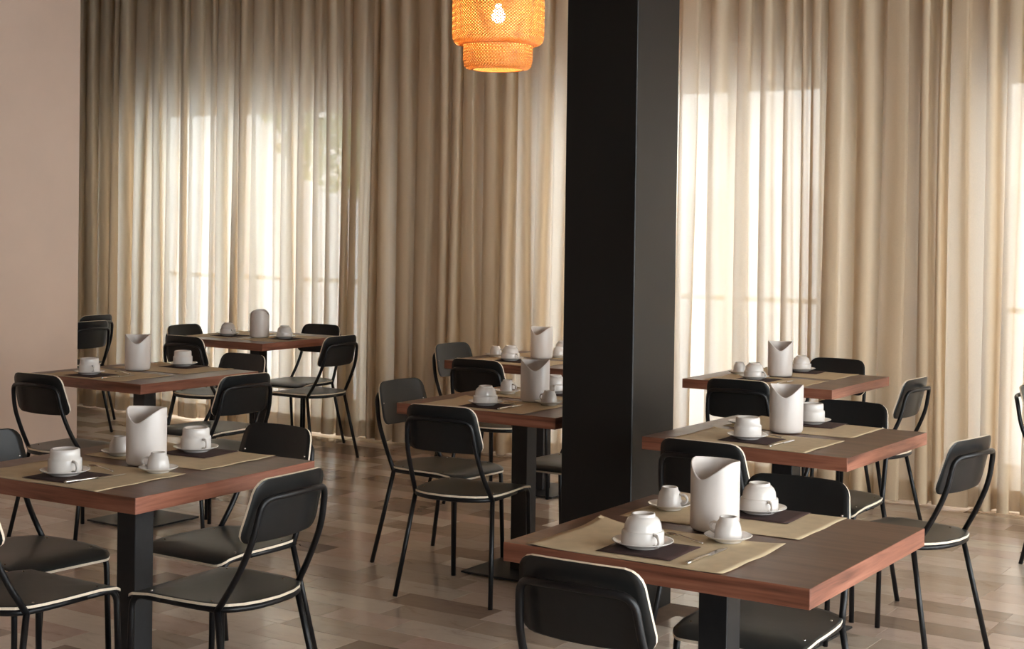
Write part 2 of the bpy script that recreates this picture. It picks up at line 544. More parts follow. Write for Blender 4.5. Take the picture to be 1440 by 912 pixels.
hidden_block = lambda c: (-3.07 < c[0] < -2.72 and 5.05 < c[1] < 5.44)
near = [t for t in cand if not hidden_block(t[1])]
for (d, c, L) in near[:300]:
    o = new_obj('floor_tile', tmesh[L], floor)
    o.location = (c[0], c[1], 0)
rest += [(c, L) for (d, c, L) in near[300:]]
v, f, tone = [], [], []
for (c, L) in rest:
    x0, x1, y0, y1 = c[0]-L/2+GAP/2, c[0]+L/2-GAP/2, c[1]-ROW/2+GAP/2, c[1]+ROW/2-GAP/2
    b = len(v)
    v += [(x0,y0,-.0025),(x1,y0,-.0025),(x1,y1,-.0025),(x0,y1,-.0025),(x0,y0,0),(x1,y0,0),(x1,y1,0),(x0,y1,0)]
    f += [tuple(b+k for k in q) for q in ((4,5,6,7),(0,1,5,4),(1,2,6,5),(2,3,7,6),(3,0,4,7))]
    t = rnd.random()
    tone += [t]*8
me = mesh('floor_tiles_far', v, f)
at = me.attributes.new('tone', 'FLOAT', 'POINT')
at.data.foreach_set('value', tone)
ro = new_obj('remaining_floor_tiles', me, floor, [M['tile']])
ro['kind'] = 'stuff'

# ------------------------------------------------------------------ pillar
pillar = empty('pillar', (-2.896, 5.247, 0))
tag(pillar, 'tall square black pillar between the table rows', 'pillar')
new_obj('shaft', box_mesh('shaft', -.158, .158, -.175, .175, 0.0, CEIL_Z-0.001, .003), pillar, [M['pillar']])

# ------------------------------------------------------------------ curtains
def make_curtain(seed, x0, x1, folds, label, ybase=8.12, amp=0.045, ztop=3.30, zbot=0.022):
    rnd = random.Random(seed)
    # irregular fold widths
    ws = [rnd.uniform(0.45, 1.6) for _ in range(folds)]
    s = sum(ws); ws = [w/s*(x1-x0) for w in ws]
    am = [amp*rnd.uniform(0.55, 1.25) for _ in range(folds)]
    om = [rnd.uniform(0.12, 0.42) for _ in range(folds)]
    ph = [rnd.uniform(-1, 1) for _ in range(folds)]
    NZ, NF = 15, 12
    cols = []
    cur = x0
    for k in range(folds):
        for j in range(NF):
            cols.append((k, j/NF, cur))
        cur += ws[k]
    cols.append((folds-1, 1.0, cur-ws[-1]))
    def lerp(a, k, t):
        # smooth blend between neighbouring folds
        a0, a1 = a[k], a[min(k+1, folds-1)]
        tt = max(0, (t-0.5)*2)
        tt = tt*tt*(3-2*tt)
        if t < 0.5:
            a0 = a[max(k-1, 0)]*0 + a[k]
            return a0
        return a0*(1-tt*0.5) + a1*tt*0.5
    def pt(c, z):
        k, t, xs = c
        zz = (z-zbot)/(ztop-zbot)
        spread = 0.85 + 0.35*(1-zz)
        A = am[k]*spread
        th = 2*PI*t
        x = xs + t*ws[k] - om[k]*ws[k]*math.sin(2*th)/2*(0.7+0.5*(1-zz))
        sway = 0.012*math.sin(z*1.3 + ph[k]*3)*math.sin(th/2) + 0.010*ph[k]*(1-zz)*math.sin(th/2)
        y = ybase - A*math.sin(th) + sway*0.6 + 0.004*math.sin(3*th + ph[k]*5) + 0.02*math.sin(xs*0.9+seed)*(math.sin(th/2)*0.3)
        return (x + sway, y, z)
    v, f = [], []
    for c in cols:
        for i in range(NZ):
            v.append(pt(c, zbot + (ztop-zbot)*i/(NZ-1)))
    for a in range(len(cols)-1):
        for i in range(NZ-1):
            f.append((a*NZ+i, (a+1)*NZ+i, (a+1)*NZ+i+1, a*NZ+i+1))
    root = new_obj('curtain', mesh('curtain', v, f, smooth=True), None, [M['curtain']])
    tag(root, label, 'curtain', 'sheer curtains along the window wall')
    hv, hf = [], []
    for c in cols:
        for z in (zbot, zbot+.055, zbot+.11):
            p = pt(c, z); hv.append((p[0], p[1]-0.0025, p[2]))
    for a in range(len(cols)-1):
        for i in range(2):
            hf.append((a*3+i, (a+1)*3+i, (a+1)*3+i+1, a*3+i+1))
    h = new_obj('hem', mesh('hem', hv, hf, smooth=True), root, [M['hem']])
    return root
make_curtain(3, -11.0, -8.25, 20, 'pale sheer curtain beside the pink wall, leftmost in view')
make_curtain(8, -8.27, -6.42, 14, 'glowing sheer curtain over the left window')
make_curtain(14, -6.44, -4.72, 13, 'beige sheer curtain behind the hanging bamboo lamp')
make_curtain(21, -4.74, -3.12, 12, 'bright sheer curtain immediately right of the black pillar')
make_curtain(27, -3.14, -1.75, 10, 'cream sheer curtain at the right edge')
make_curtain(31, -1.77, 2.4, 26, 'sheer curtain continuing past the right edge')
trk = struct('trim_1', box_mesh('curtain_track', X_L, X_R, 8.09, 8.15, CEIL_Z-.03, CEIL_Z-.001), [M['frame_white']], 'white curtain track under the ceiling')

# ------------------------------------------------------------------ chairs
TR_ = 0.0098
SEAT_Z = 0.418     # tube centre height
def panel_curve(x, hw):      # concave towards the sitter: ends come forward
    return 0.022*(x/0.17)**2

def make_chair():
    root = empty('dining_chair')
    tube = M['black_tube']
    for s in (-1, 1):
        # rear leg, foot to kink
        p = [Vector((s*.219, -.200, 0.0)), Vector((s*.196, -.150, .235)), Vector((s*.178, -.112, SEAT_Z))]
        new_obj('leg', tube_mesh('rear_leg', p, TR_), root, [tube])
        # front leg with the bend into the side rail
        p = fillet([(s*.183, .233, 0.0), (s*.176, .222, SEAT_Z), (s*.178, .10, SEAT_Z)], [.045], 7)
        new_obj('leg', tube_mesh('front_leg', p, TR_), root, [tube])
    # seat rail round the back
    pts = [(-.178, .10, SEAT_Z), (-.182, -.03, SEAT_Z), (-.176, -.125, SEAT_Z), (-.10, -.176, SEAT_Z), (0, -.186, SEAT_Z), (.10, -.176, SEAT_Z), (.176, -.125, SEAT_Z), (.182, -.03, SEAT_Z), (.178, .10, SEAT_Z)]
    p = fillet(pts, [.05, .06, .05, .05, .05, .06, .05], 4)
    new_obj('seat_frame', tube_mesh('seat_frame', p, TR_*0.95), root, [tube])
    # back frame: up from both kinks, over the top behind the panel
    def yb(x): return panel_curve(x, .16)
    pts = [(-.178, -.112, SEAT_Z-.004), (-.164, -.176, .520), (-.157, -.224, .625), (-.144, -.256+.010, .742), (-.07, -.272+.004, .748), (0, -.274, .750), (.07, -.272+.004, .748), (.144, -.256+.010, .742), (.157, -.224, .625), (.164, -.176, .520), (.178, -.112, SEAT_Z-.004)]
    p = fillet(pts, [.05, .05, .042, .03, .03, .03, .042, .05, .05], 5)
    new_obj('back_frame', tube_mesh('back_frame', p, TR_), root, [tube])
    # backrest panel (trapezoid, rounded corners, curved)
    def panel_mesh():
        zb, zt = .612, .797
        wb, wt = .176, .155
        th = .0075
        nu, nv = 16, 8
        # outline of a rounded trapezoid sampled as rows: half width per height
        r = .038
        def hw(t):      # t 0..1
            z = zb + (zt-zb)*t
            w = wb + (wt-wb)*t
            e = min(z-zb, zt-z)
            if e < r: w -= r - math.sqrt(max(0, r*r - (r-e)**2))
            return w
        ts = [0, .02, .06, .12, .2, .35, .5, .65, .8, .88, .94, .98, 1.0]
        fv, bv = [], []
        nT, nU = len(ts), 15
        for t in ts:
            z = zb + (zt-zb)*t
            w = hw(t)
            for k in range(nU):
                x = -w + 2*w*k/(nU-1)
                # gentle crown on the top edge
                zz = z + 0.004*(1-(x/.17)**2)*(t-.5)*2
                y = -.200 - .050*(t**0.9) + panel_curve(x, .17)
                # tilt normal approximately (0, .96, .27)
                fv.append(Vector((x, y + th*.96/2, zz + th*.27/2)))
                bv.append(Vector((x, y - th*.96/2, zz - th*.27/2)))
        v = fv + bv
        N = len(fv)
        f, mi = [], []
        for i in range(nT-1):
            for k in range(nU-1):
                a = i*nU+k
                f.append((a+1, a, a+nU, a+nU+1)); mi.append(0)
                f.append((N+a, N+a+1, N+a+nU+1, N+a+nU)); mi.append(0)
        ring = [k for k in range(nU)] + [i*nU+nU-1 for i in range(1, nT)] + [(nT-1)*nU+k for k in range(nU-2, -1, -1)] + [i*nU for i in range(nT-2, 0, -1)]
        for i in range(len(ring)):
            a, b = ring[i], ring[(i+1) % len(ring)]
            f.append((a, b, N+b, N+a)); mi.append(1)
        me = mesh('backrest', v, f, False, mi)
        me.materials.append(M['black_ply']); me.materials.append(M['ply_edge'])
        sm = [x == 0 for x in mi]
        me.polygons.foreach_set('use_smooth', sm)
        return me
    back = new_obj('backrest', panel_mesh(), root)
    # seat panel
    def seat_mesh():
        th = .0080
        z0 = SEAT_Z + TR_ + 0.0004
        # outline, counter-clockwise from front right
        out = []
        def add(*a): out.append(a)
        hwf, yf = .192, .243
        rc = .035
        for k in range(5):
            a = PI/2*k/4
            add(hwf-rc+rc*math.cos(a), yf-rc+rc*math.sin(a))
        for k in range(1, 8):
            add((hwf-rc)*(1-2*k/8), yf)
        for k in range(5):
            a = PI/2 + PI/2*k/4
            add(-hwf+rc+rc*math.cos(a), yf-rc+rc*math.sin(a))
        side = [(-.196, .14), (-.197, .07), (-.196, 0), (-.192, -.06), (-.183, -.105), (-.163, -.140), (-.125, -.168), (-.075, -.186), (0, -.195)]
        for q in side: add(*q)
        for q in side[-2::-1]: add(-q[0], q[1])
        n = len(out)
        def zoff(x, y):
            d = 0
            if y > .165:
                t = (y-.165)/.078
                d = -.026*t*t
            d += -.004*math.exp(-((y+.02)/.1)**2)*(1-(x/.2)**2)
            return d
        rings = [1.0, .93, .8, .55, .28]
        cx, cy = 0, .03
        top, bot = [], []
        for rg in rings:
            for (x, y) in out:
                X, Y = cx+(x-cx)*rg, cy+(y-cy)*rg
                top.append((X, Y, z0+th+zoff(X, Y)))
        top.append((cx, cy, z0+th+zoff(cx, cy)))
        for rg in rings:
            for (x, y) in out:
                X, Y = cx+(x-cx)*rg, cy+(y-cy)*rg
                bot.append((X, Y, z0+zoff(X, Y)))
        bot.append((cx, cy, z0+zoff(cx, cy)))
        N = len(top)
        v = top + bot
        f, mi = [], []
        for r_ in range(len(rings)-1):
            for k in range(n):
                k2 = (k+1) % n
                f.append((r_*n+k, r_*n+k2, (r_+1)*n+k2, (r_+1)*n+k)); mi.append(0)
                f.append((N+r_*n+k2, N+r_*n+k, N+(r_+1)*n+k, N+(r_+1)*n+k2)); mi.append(0)
        l = (len(rings)-1)*n
        for k in range(n):
            k2 = (k+1) % n
            f.append((l+k, l+k2, N-1)); mi.append(0)
            f.append((N+l+k2, N+l+k, 2*N-1)); mi.append(0)
            f.append((k2, k, N+k, N+k2)); mi.append(1)
        me = mesh('seat', v, f, False, mi)
        me.materials.append(M['grey_ply']); me.materials.append(M['ply_edge'])
        me.polygons.foreach_set('use_smooth', [x == 0 for x in mi])
        return me
    seat = new_obj('seat', seat_mesh(), root)
    rv = lathe_mesh('rivet', [(0.0, .0022), (.002, .002), (.0036, .0010), (.0042, -.0012)], 8)
    rv.materials.append(M['steel'])
    zt = SEAT_Z + TR_ + .0079
    for (x, y) in ((-.165, .155), (.165, .155), (-.160, -.075), (.160, -.075)):
        r = new_obj('rivet', rv, seat); r.location = (x, y, zt)
    for s in (-1, 1):
        for t in (.5,):
            x = s*.142
            r = new_obj('rivet', rv, back)
            r.location = (x, -.200-.050*t**.9+panel_curve(x, .17)+.0052, .612+.185*t+.0014)
            r.rotation_euler = (R(-74), 0, 0)
    return root

CHAIRS = [
 # x, y, yaw degrees, label
 (-3.612, 2.900, 0.2, 'black chair, back to the viewer, cut by the left edge at the front table'),
 (-4.039, 3.251, -93.5, 'black chair facing right, cut by the left edge behind the front left table'),
 (-3.600, 3.789, 179.3, 'black chair facing the viewer, tucked behind the front left table'),
 (-3.139, 3.294, 92.4, 'black chair at the right side of the front left table, pale edge along its back'),
 (-5.643, 4.853, 2.7, 'black chair in front of the pink wall, back to the viewer, before the wall table'),
 (-5.115, 5.244, 85.0, 'black chair at the right end of the table beside the pink wall'),
 (-5.605, 5.747, 180.4, 'black chair facing the viewer behind the table beside the pink wall'),
 (-6.730, 6.860, 1.8, 'black chair on the near side of the far left curtain table'),
 (-7.170, 7.300, -89.5, 'black chair at the left end of the far left curtain table'),
 (-6.255, 7.300, 89.6, 'black chair at the right end of the far left curtain table'),
 (-6.725, 7.730, 184.0, 'black chair facing the viewer between the far left table and the curtain'),
 (-8.330, 7.110, 89.4, 'nearer of two black chairs half hidden by the end of the pink wall'),
 (-8.800, 7.560, 92.0, 'farther of two black chairs half hidden by the end of the pink wall'),
 (-3.514, 5.081, 6.7, 'black chair with its back to the viewer at the table left of the pillar'),
 (-3.952, 5.487, -92.3, 'black chair facing right at the left end of the table left of the pillar'),
 (-3.500, 5.985, 180.0, 'black chair mostly hidden by the pillar, seat showing beside the table column'),
 (-4.498, 6.797, 2.4, 'black chair with its back to the viewer before the curtain table left of the pillar'),
 (-4.942, 7.279, -95.5, 'grey looking black chair at the left end of the curtain table left of the pillar'),
 (-1.660, 3.064, 1.0, 'black chair at the bottom edge, back to the viewer, before the front right table'),
 (-1.673, 3.915, 182.0, 'black chair facing the viewer, tucked behind the front right table'),
 (-2.233, 4.869, -0.8, 'black chair between the front right table and the middle right table'),
 (-2.219, 5.815, 180.1, 'black chair facing the viewer behind the middle right table'),
 (-1.734, 5.344, 79.0, 'black chair at the right end of the middle right table, back angled to the curtain'),
 (-2.984, 6.782, 3.5, 'black chair with its back to the viewer before the curtain table right of the pillar'),
 (-2.987, 7.682, 180.4, 'black chair between the curtain and the table right of the pillar'),
 (-2.548, 7.201, 86.6, 'black chair at the right end of the curtain table right of the pillar'),
 (-1.563, 7.233, -88.7, 'black chair cut off by the right edge of the picture'),
]
proto = make_chair()
for i, (x, y, a, lab) in enumerate(CHAIRS):
    c = proto if i == 0 else copy_tree(proto)
    c.location = (x, y, 0); c.rotation_euler = (0, 0, R(a))
    tag(c, lab, 'chair', 'black dining chairs')

# ------------------------------------------------------------------ tables
TT = 0.75
TH = 0.047
def make_table():
    root = empty('dining_table')
    bm = bmesh.new()
    bmesh.ops.create_cube(bm, size=1)
    for v in bm.verts:
        v.co = Vector((v.co.x*.80, v.co.y*.80, TT-TH/2 + v.co.z*TH))
    bmesh.ops.bevel(bm, geom=list(bm.edges), offset=.0012, segments=1, affect='EDGES')
    for fc in bm.faces:
        n = fc.normal
        fc.material_index = 0 if abs(n.z) > .9 else (2 if abs(n.x) > abs(n.y) else 1)
    me = bm_mesh('table_top', bm)
    for k in ('table_top', 'table_edge', 'table_edge_y'): me.materials.append(M[k])
    new_obj('table_top', me, root)
    new_obj('column', box_mesh('column', -.04, .04, -.04, .04, .014, TT-TH-.006, .002), root, [M['table_black']])
    new_obj('mounting_plate', box_mesh('mounting_plate', -.16, .16, -.16, .16, TT-TH-.006, TT-TH, .001), root, [M['table_black']])
    base = new_obj('base_plate', box_mesh('base_plate', -.195, .195, -.195, .195, .006, .014, .002), root, [M['table_black']])
    gl = lathe_mesh('glide', [(0, 0), (.014, 0), (.016, .006), (0, .006)], 12); gl.materials.append(M['black_tube'])
    for sx in (-1, 1):
        for sy in (-1, 1):
            g = new_obj('glide', gl, base); g.location = (sx*.165, sy*.165, 0)
    return root
TABLES = {
 'A1': (-3.573, 3.322, 2.0, 'square walnut table at the front left, cut by the left edge', 'front left table'),
 'A2': (-5.654, 5.310, -0.1, 'square walnut table beside the pink wall', 'table beside the pink wall'),
 'A3': (-6.766, 7.352, 0.0, 'small looking walnut table at the far left before the curtain', 'far left curtain table'),
 'B1': (-3.520, 5.529, 0.1, 'walnut table touching the left side of the black pillar in view', 'table left of the pillar'),
 'B2': (-4.494, 7.239, 0.0, 'walnut table by the curtain, left of the pillar and partly hidden', 'curtain table left of the pillar'),
 'C1': (-1.620, 3.483, 0.1, 'large walnut table at the front right, nearest to the viewer', 'front right table'),
 'C2': (-2.194, 5.291, -1.5, 'walnut table right of the pillar, second of the right row', 'middle right table'),
 'C3': (-3.003, 7.232, -0.4, 'walnut table by the curtain right of the pillar, farthest of the right row', 'curtain table right of the pillar'),
}
tproto = make_table()
for i, (k, (x, y, a, lab, ph)) in enumerate(TABLES.items()):
    t = tproto if i == 0 else copy_tree(tproto)
    t.location = (x, y, 0); t.rotation_euler = (0, 0, R(a))
    tag(t, lab, 'table', 'square walnut dining tables')

def on_table(k, x, y, z, a=0.0):
    X, Y, ta, _, _ = TABLES[k]
    c, s = math.cos(R(ta)), math.sin(R(ta))
    return (X + c*x - s*y, Y + s*x + c*y, z), R(ta + a)

# ------------------------------------------------------------------ table ware
def handle_data(r0, z0, z1, out, rad=.0042):
    h = z1-z0
    pts = [Vector((r0-.003, 0, z0)), Vector((r0+out*.55, 0, z0-.001)), Vector((r0+out, 0, z0+h*.45)), Vector((r0+out*.65, 0, z1)), Vector((r0-.006, 0, z1))]
    return fillet(pts, [out*.6]*3, 5), rad

def make_cup(kind):
    root = empty('coffee_cup' if kind != 'espresso' else 'espresso_cup')
    if kind == 'domed':
        outer = [(.0500, 0), (.0518, .002), (.0522, .006), (.0520, .030), (.0512, .0345), (.0500, .0360), (.0462, .0362), (.0456, .0372), (.0454, .044), (.0438, .053), (.0395, .0625), (.0330, .0688), (.0300, .0700), (.0296, .0705), (.0292, .0755), (.0280, .0768), (.0250, .0768), (.0238, .0755), (.0232, .0705), (.0, .0700)]
        hd = handle_data(.0505, .006, .0325, .025)
    elif kind == 'stepped':
        outer = [(.0490, 0), (.0502, .003), (.0502, .040), (.0492, .0455), (.0450, .0480), (.0446, .066), (.0436, .0725), (.0405, .0745), (.0365, .0742), (.0355, .0705), (.0, .0698)]
        hd = handle_data(.0495, .010, .040, .030)
    else:
        outer = [(.0330, 0), (.0342, .0025), (.0338, .014), (.0318, .030), (.0285, .0425), (.0235, .0495), (.0222, .0555), (.0210, .0568), (.0180, .0562), (.0172, .0515), (.0, .0510)]
        hd = handle_data(.0325, .014, .038, .022, .0034)
    inner = [(0.0, outer[-1][1]-.004)] + [(max(r-.0032, 0.001), z-.003) for (r, z) in reversed(outer[:-4]) if z > .006] + [(outer[0][0]-.0026, .0005)]
    # closed body: rim -> outer -> top, and the inside
    prof = [(outer[0][0]-.0026, .0005)] + outer
    new_obj('cup_body', lathe_mesh('cup_body', prof, 36), root, [M['porcelain']])
    p, rad = hd
    new_obj('handle', tube_mesh('handle', p, rad, 10), root, [M['porcelain']])
    return root

def make_saucer(r):
    prof = [(0, .0046), (r*.42, .0046), (r*.46, .0054), (r*.52, .0064), (r*.80, .0120), (r*.97, .0168), (r, .0172), (r*1.004, .0162), (r*.97, .0142), (r*.8, .0092), (r*.56, .0030), (r*.55, 0), (r*.50, 0), (r*.49, .0014), (0, .0014)]
    return lathe_mesh('saucer', prof, 44)

CUP = {k: make_cup(k) for k in ('domed', 'stepped', 'espresso')}
used = {k: False for k in CUP}
SAU = {'L': make_saucer(.075), 'S': make_saucer(.060)}
for s_ in SAU.values(): s_.materials.append(M['porcelain'])

Z_MAT = TT + .0004
def put_cup(t, kind, x, y, ang, lab, slab, z=TT+.0042):
    ph = TABLES[t][4]
    loc, rz = on_table(t, x, y, z, ang)
    s = new_obj('saucer', SAU['S' if kind == 'espresso' else 'L'])
    s.location = loc; s.rotation_euler = (0, 0, rz)
    tag(s, slab, 'saucer', 'white saucers')
    if lab:
        c = CUP[kind] if not used[kind] else copy_tree(CUP[kind])
        used[kind] = True
        c.location = (loc[0], loc[1], loc[2]+.0048); c.rotation_euler = (0, 0, rz)
        tag(c, lab, 'cup', 'upturned white cups')

def paper(name, w, d, seed, curl, mat, th=.0004, nx=26, ny=18, wav=.0014):
    rnd = random.Random(seed)
    a, b, c_, e = [rnd.uniform(0, 6.28) for _ in range(4)]
    corners = [rnd.uniform(0, .15)*curl, rnd.uniform(0, .15)*curl, curl, rnd.uniform(0, .4)*curl]
    v, f = [], []
    for j in range(ny+1):
        for i in range(nx+1):
            u, t = i/nx, j/ny
            x, y = (u-.5)*w, (t-.5)*d
            z = wav*(1+math.sin(x*18+a)*math.sin(y*22+b)) * 0.5
            for q, (cu, ct) in enumerate(((0, 0), (1, 0), (0, 1), (1, 1))):
                dd = math.hypot((u-cu)*w, (t-ct)*d)
                if dd < .11: z += corners[q]*(1-dd/.11)**2
            edge = min(u, 1-u)*w
            z += wav*1.2*max(0, 1-edge/.05)*(1+math.sin(y*40+e))*.5
            v.append((x, y, z+th))
    n = len(v)
    v += [(x, y, z-th) for (x, y, z) in v]
    W = nx+1
    for j in range(ny):
        for i in range(nx):
            q = j*W+i
            f.append((q, q+1, q+W+1, q+W)); f.append((n+q+1, n+q, n+q+W, n+q+W+1))
    ring = [i for i in range(W)] + [j*W+nx for j in range(1, ny+1)] + [ny*W+i for i in range(nx-1, -1, -1)] + [j*W for j in range(ny-1, 0, -1)]
    for k in range(len(ring)):
        p, q = ring[k], ring[(k+1) % len(ring)]
        f.append((q, p, n+p, n+q))
    me = mesh(name, v, f, smooth=True)
    me.materials.append(mat)
    return me

def put_mat(t, x0, x1, y0, y1, seed, curl, lab, a=0.0):
    loc, rz = on_table(t, (x0+x1)/2, (y0+y1)/2, Z_MAT, a)
    o = new_obj('placemat', paper('placemat', x1-x0, y1-y0, seed, curl, M['kraft']))
    o.location = loc; o.rotation_euler = (0, 0, rz)
    tag(o, lab, 'placemat', 'kraft paper placemats')
def put_napkin(t, x, y, a, seed, lab, w=.195, d=.182):
    loc, rz = on_table(t, x, y, Z_MAT+.0022, a)
    o = new_obj('napkin', paper('napkin', w, d, seed, 0.0, M['napkin'], .0006, 8, 8, .0006))
    o.location = loc; o.rotation_euler = (0, 0, rz)
    tag(o, lab, 'napkin', 'folded brown paper napkins')

def make_spoon():
    root = empty('teaspoon')
    # bowl at -y end, handle to +y; total .137
    v, f = [], []
    n, m_ = 12, 5
    for j in range(m_+1):
        t = j/m_
        for k in range(n):
            a = 2*PI*k/n
            v.append((.0145*t*math.cos(a), -.050+.021*t*math.sin(a), .0012+.0048*t*t))
    for j in range(m_):
        for k in range(n):
            k2 = (k+1) % n
            f.append((j*n+k, j*n+k2, (j+1)*n+k2, (j+1)*n+k))
    me = mesh('bowl', v, f, smooth=True); me.materials.append(M['steel'])
    new_obj('bowl', me, root)
    p = [Vector((0, -.031, .0064)), Vector((0, -.015, .0075)), Vector((0, .02, .0058)), Vector((0, .055, .0035)), Vector((0, .070, .0030))]
    new_obj('handle', tube_mesh('handle', p, [.0022, .0020, .0023, .0030, .0026], 8), root, [M['steel']])
    return root
def make_knife():
    root = empty('table_knife')
    v = [(-.009, 0, .001), (-.0095, .05, .001), (-.008, .085, .001), (0, .108, .001), (.007, .085, .001), (.007, 0, .001)]
    n = len(v)
    v = v + [(x, y, z+.0014) for (x, y, z) in v]
    f = [tuple(range(n-1, -1, -1)), tuple(range(n, 2*n))] + [(i, (i+1) % n, n+(i+1) % n, n+i) for i in range(n)]
    me = mesh('blade', v, f); me.materials.append(M['steel'])
    new_obj('blade', me, root)
    p = [Vector((0, .004, .0032)), Vector((0, -.01, .0036)), Vector((0, -.06, .0040)), Vector((0, -.10, .0046)), Vector((0, -.112, .0044))]
    new_obj('handle', tube_mesh('handle', p, [.0032, .0030, .0038, .0046, .0034], 8), root, [M['steel']])
    return root
SPOON, KNIFE = make_spoon(), make_knife()
sk_used = {'s': False, 'k': False}
def put_cutlery(which, t, x, y, a, lab, z=TT+.0032):
    src = SPOON if which == 's' else KNIFE
    o = src if not sk_used[which] else copy_tree(src)
    sk_used[which] = True
    loc, rz = on_table(t, x, y, z, a)
    o.location = loc; o.rotation_euler = (0, 0, rz)
    tag(o, lab, 'spoon' if which == 's' else 'knife', 'teaspoons' if which == 's' else 'table knives')

# open-topped white cylinder whose rim dips in front (dip at local -y)
def make_bin(name, dipf, dipb, arched=False):
    seg = 48
    Ro, Ri, H = .0635, .0585, .182
    e = .28
    def rim(a):
        x, y = math.cos(a), math.sin(a)     # y -1 = front
        if arched: return H - dipf*(1-math.sqrt(max(0, 1-abs(y)**2.4)))
        if y < 0: return H - dipf*(1-(math.sqrt(x*x+e*e)-e)/(math.sqrt(1+e*e)-e))
        return H - dipb*y
    v, f = [], []
    rows = []
    for k in range(seg):
        a = 2*PI*k/seg
        c, s = math.cos(a), math.sin(a)
        h = rim(a)
        prof = [(0.0, 0.0)]
        col = [(Ro-.012, 0), (Ro-.005, .0015), (Ro-.001, .008), (Ro, .018), (Ro, .07), (Ro, h-.004), (Ro-.0008, h-.001), ((Ro+Ri)/2, h), (Ri+.0008, h-.001), (Ri, h-.004), (Ri, .06), (Ri, .012), (Ri-.006, .006)]
        rows.append(len(v))
        for (r, z) in col: v.append((r*c, r*s, z))
    n = 13
    for k in range(seg):
        k2 = (k+1) % seg
        for i in range(n-1):
            f.append((k*n+i, k2*n+i, k2*n+i+1, k*n+i+1))
    f.append(tuple(k*n for k in range(seg-1, -1, -1)))
    f.append(tuple(k*n+n-1 for k in range(seg)))
    me = mesh(name, v, f, smooth=True)
    me.materials.append(M['melamine'])
    return me
BIN = make_bin('table_bin', .046, .006)
BIN2 = make_bin('table_bin_arched', .050, .050, True)
def put_bin(t, x, y, face_deg, lab, me=None):
    """face_deg: room direction (degrees from +x) the rim dip faces"""
    loc, _ = on_table(t, x, y, TT+.0030, 0)
    o = new_obj('table_bin', me or BIN)
    o.location = loc; o.rotation_euler = (0, 0, R(face_deg+90))
    tag(o, lab, 'table bin', 'white cylindrical table bins')

# ---- lay the tables
def mats(t, xa, xb, xc, xd, s):
    ph = TABLES[t][4]
    put_mat(t, xa, xb, -.396, -.035, s, .006, 'tan paper placemat on the near side of the ' + ph)
    put_mat(t, xc, xd, .045, .396, s+1, .004, 'tan paper placemat on the window side of the ' + ph)
mats('A1', -.29, .245, -.28, .24, 41)
mats('A2', -.30, .235, -.30, .235, 43)
mats('B1', -.29, .24, -.30, .235, 45)
mats('B2', -.29, .24, -.29, .24, 47)
put_mat('C1', -.335, .190, -.397, -.030, 52, .016, 'tan paper placemat on the near side of the front right table')
put_mat('C1', -.325, .190, .055, .396, 53, .004, 'tan paper placemat on the window side of the front right table')
mats('C2', -.29, .245, -.29, .235, 55)
mats('C3', -.29, .24, -.29, .24, 57)
put_mat('A3', -.397, -.05, -.27, .25, 59, .005, 'tan paper placemat on the left half of the far left curtain table')
put_mat('A3', .06, .397, -.27, .25, 60, .005, 'tan paper placemat on the right half of the far left curtain table')

big = {'A1': 'stepped', 'A2': 'stepped', 'A3': 'domed', 'B1': 'domed', 'B2': 'domed', 'C1': 'domed', 'C2': 'stepped', 'C3': 'domed'}
spots = {
 'A1': ((-.03, -.265, -15), (-.03, .305, -20)),
 'A2': ((-.10, -.27, -25), (-.06, .32, 120)),
 'B1': ((-.04, -.25, 160), (-.04, .32, -60)),
 'B2': ((-.087, -.20, -20), (-.03, .28, 170)),
 'C1': ((-.085, -.262, -30), (-.03, .310, -38)),
 'C2': ((-.055, -.225, 130), (-.04, .325, 150)),
 'C3': ((-.09, -.21, -15), (-.06, .33, 160)),
 'A3': ((-.19, -.09, -20), (.25, -.03, 160)),
}
for t, (n_, f_) in spots.items():
    ph = TABLES[t][4]
    side = ('near side', 'window side') if t != 'A3' else ('left half', 'right half')
    for i, (x, y, a) in enumerate((n_, f_)):
        put_napkin(t, x + .02, y - (.005 if t != 'A3' else 0), 2, 70+i, 'brown napkin under the large cup, %s of the %s' % (side[i], ph))
        put_cup(t, big[t], x, y, a, 'large white cup turned upside down, %s of the %s' % (side[i], ph), 'white saucer under the large cup, %s of the %s' % (side[i], ph), TT+.0052)
small = [
 ('C1', .053, -.070, 175, 'small white cup with handle to the left, before the bin on the front right table', 'near side of the front right table'),
 ('C1', -.255, .215, 5, 'small white cup with handle to the right, far left corner of the front right table', 'far left corner of the front right table'),
 ('A1', .155, -.060, 200, 'small white cup before the bin on the front left table', 'near side of the front left table'),
 ('A1', -.185, .11, 160, 'small white cup half hidden behind the bin on the front left table', 'window side of the front left table'),
 ('B1', -.205, .175, -10, 'small white cup behind the large cup on the table left of the pillar', 'far left corner of the table left of the pillar'),
 ('B1', .165, -.065, 170, 'small white cup partly covered by the pillar edge on the table left of it', 'right side of the table left of the pillar'),
 ('B2', -.28, -.06, 10, 'small white cup left of the large one on the curtain table left of the pillar', 'left end of the curtain table left of the pillar'),
 ('B2', .02, .15, 10, 'small white cup peeping out at the pillar on the curtain table left of it', 'right side of the curtain table left of the pillar'),
 ('C3', -.26, -.02, 20, 'small white cup at the left end of the curtain table right of the pillar', 'left end of the curtain table right of the pillar'),
 ('C2', -.235, .11, 20, 'small white cup hidden behind the large cup on the middle right table', 'left end of the middle right table'),
]
for (t, x, y, a, lab, pl) in small:
    put_cup(t, 'espresso', x, y, a, lab if t != 'C2' else None, 'small saucer %s, %s' % ('under the small cup' if t != 'C2' else 'without a cup', pl), TT+.0030)

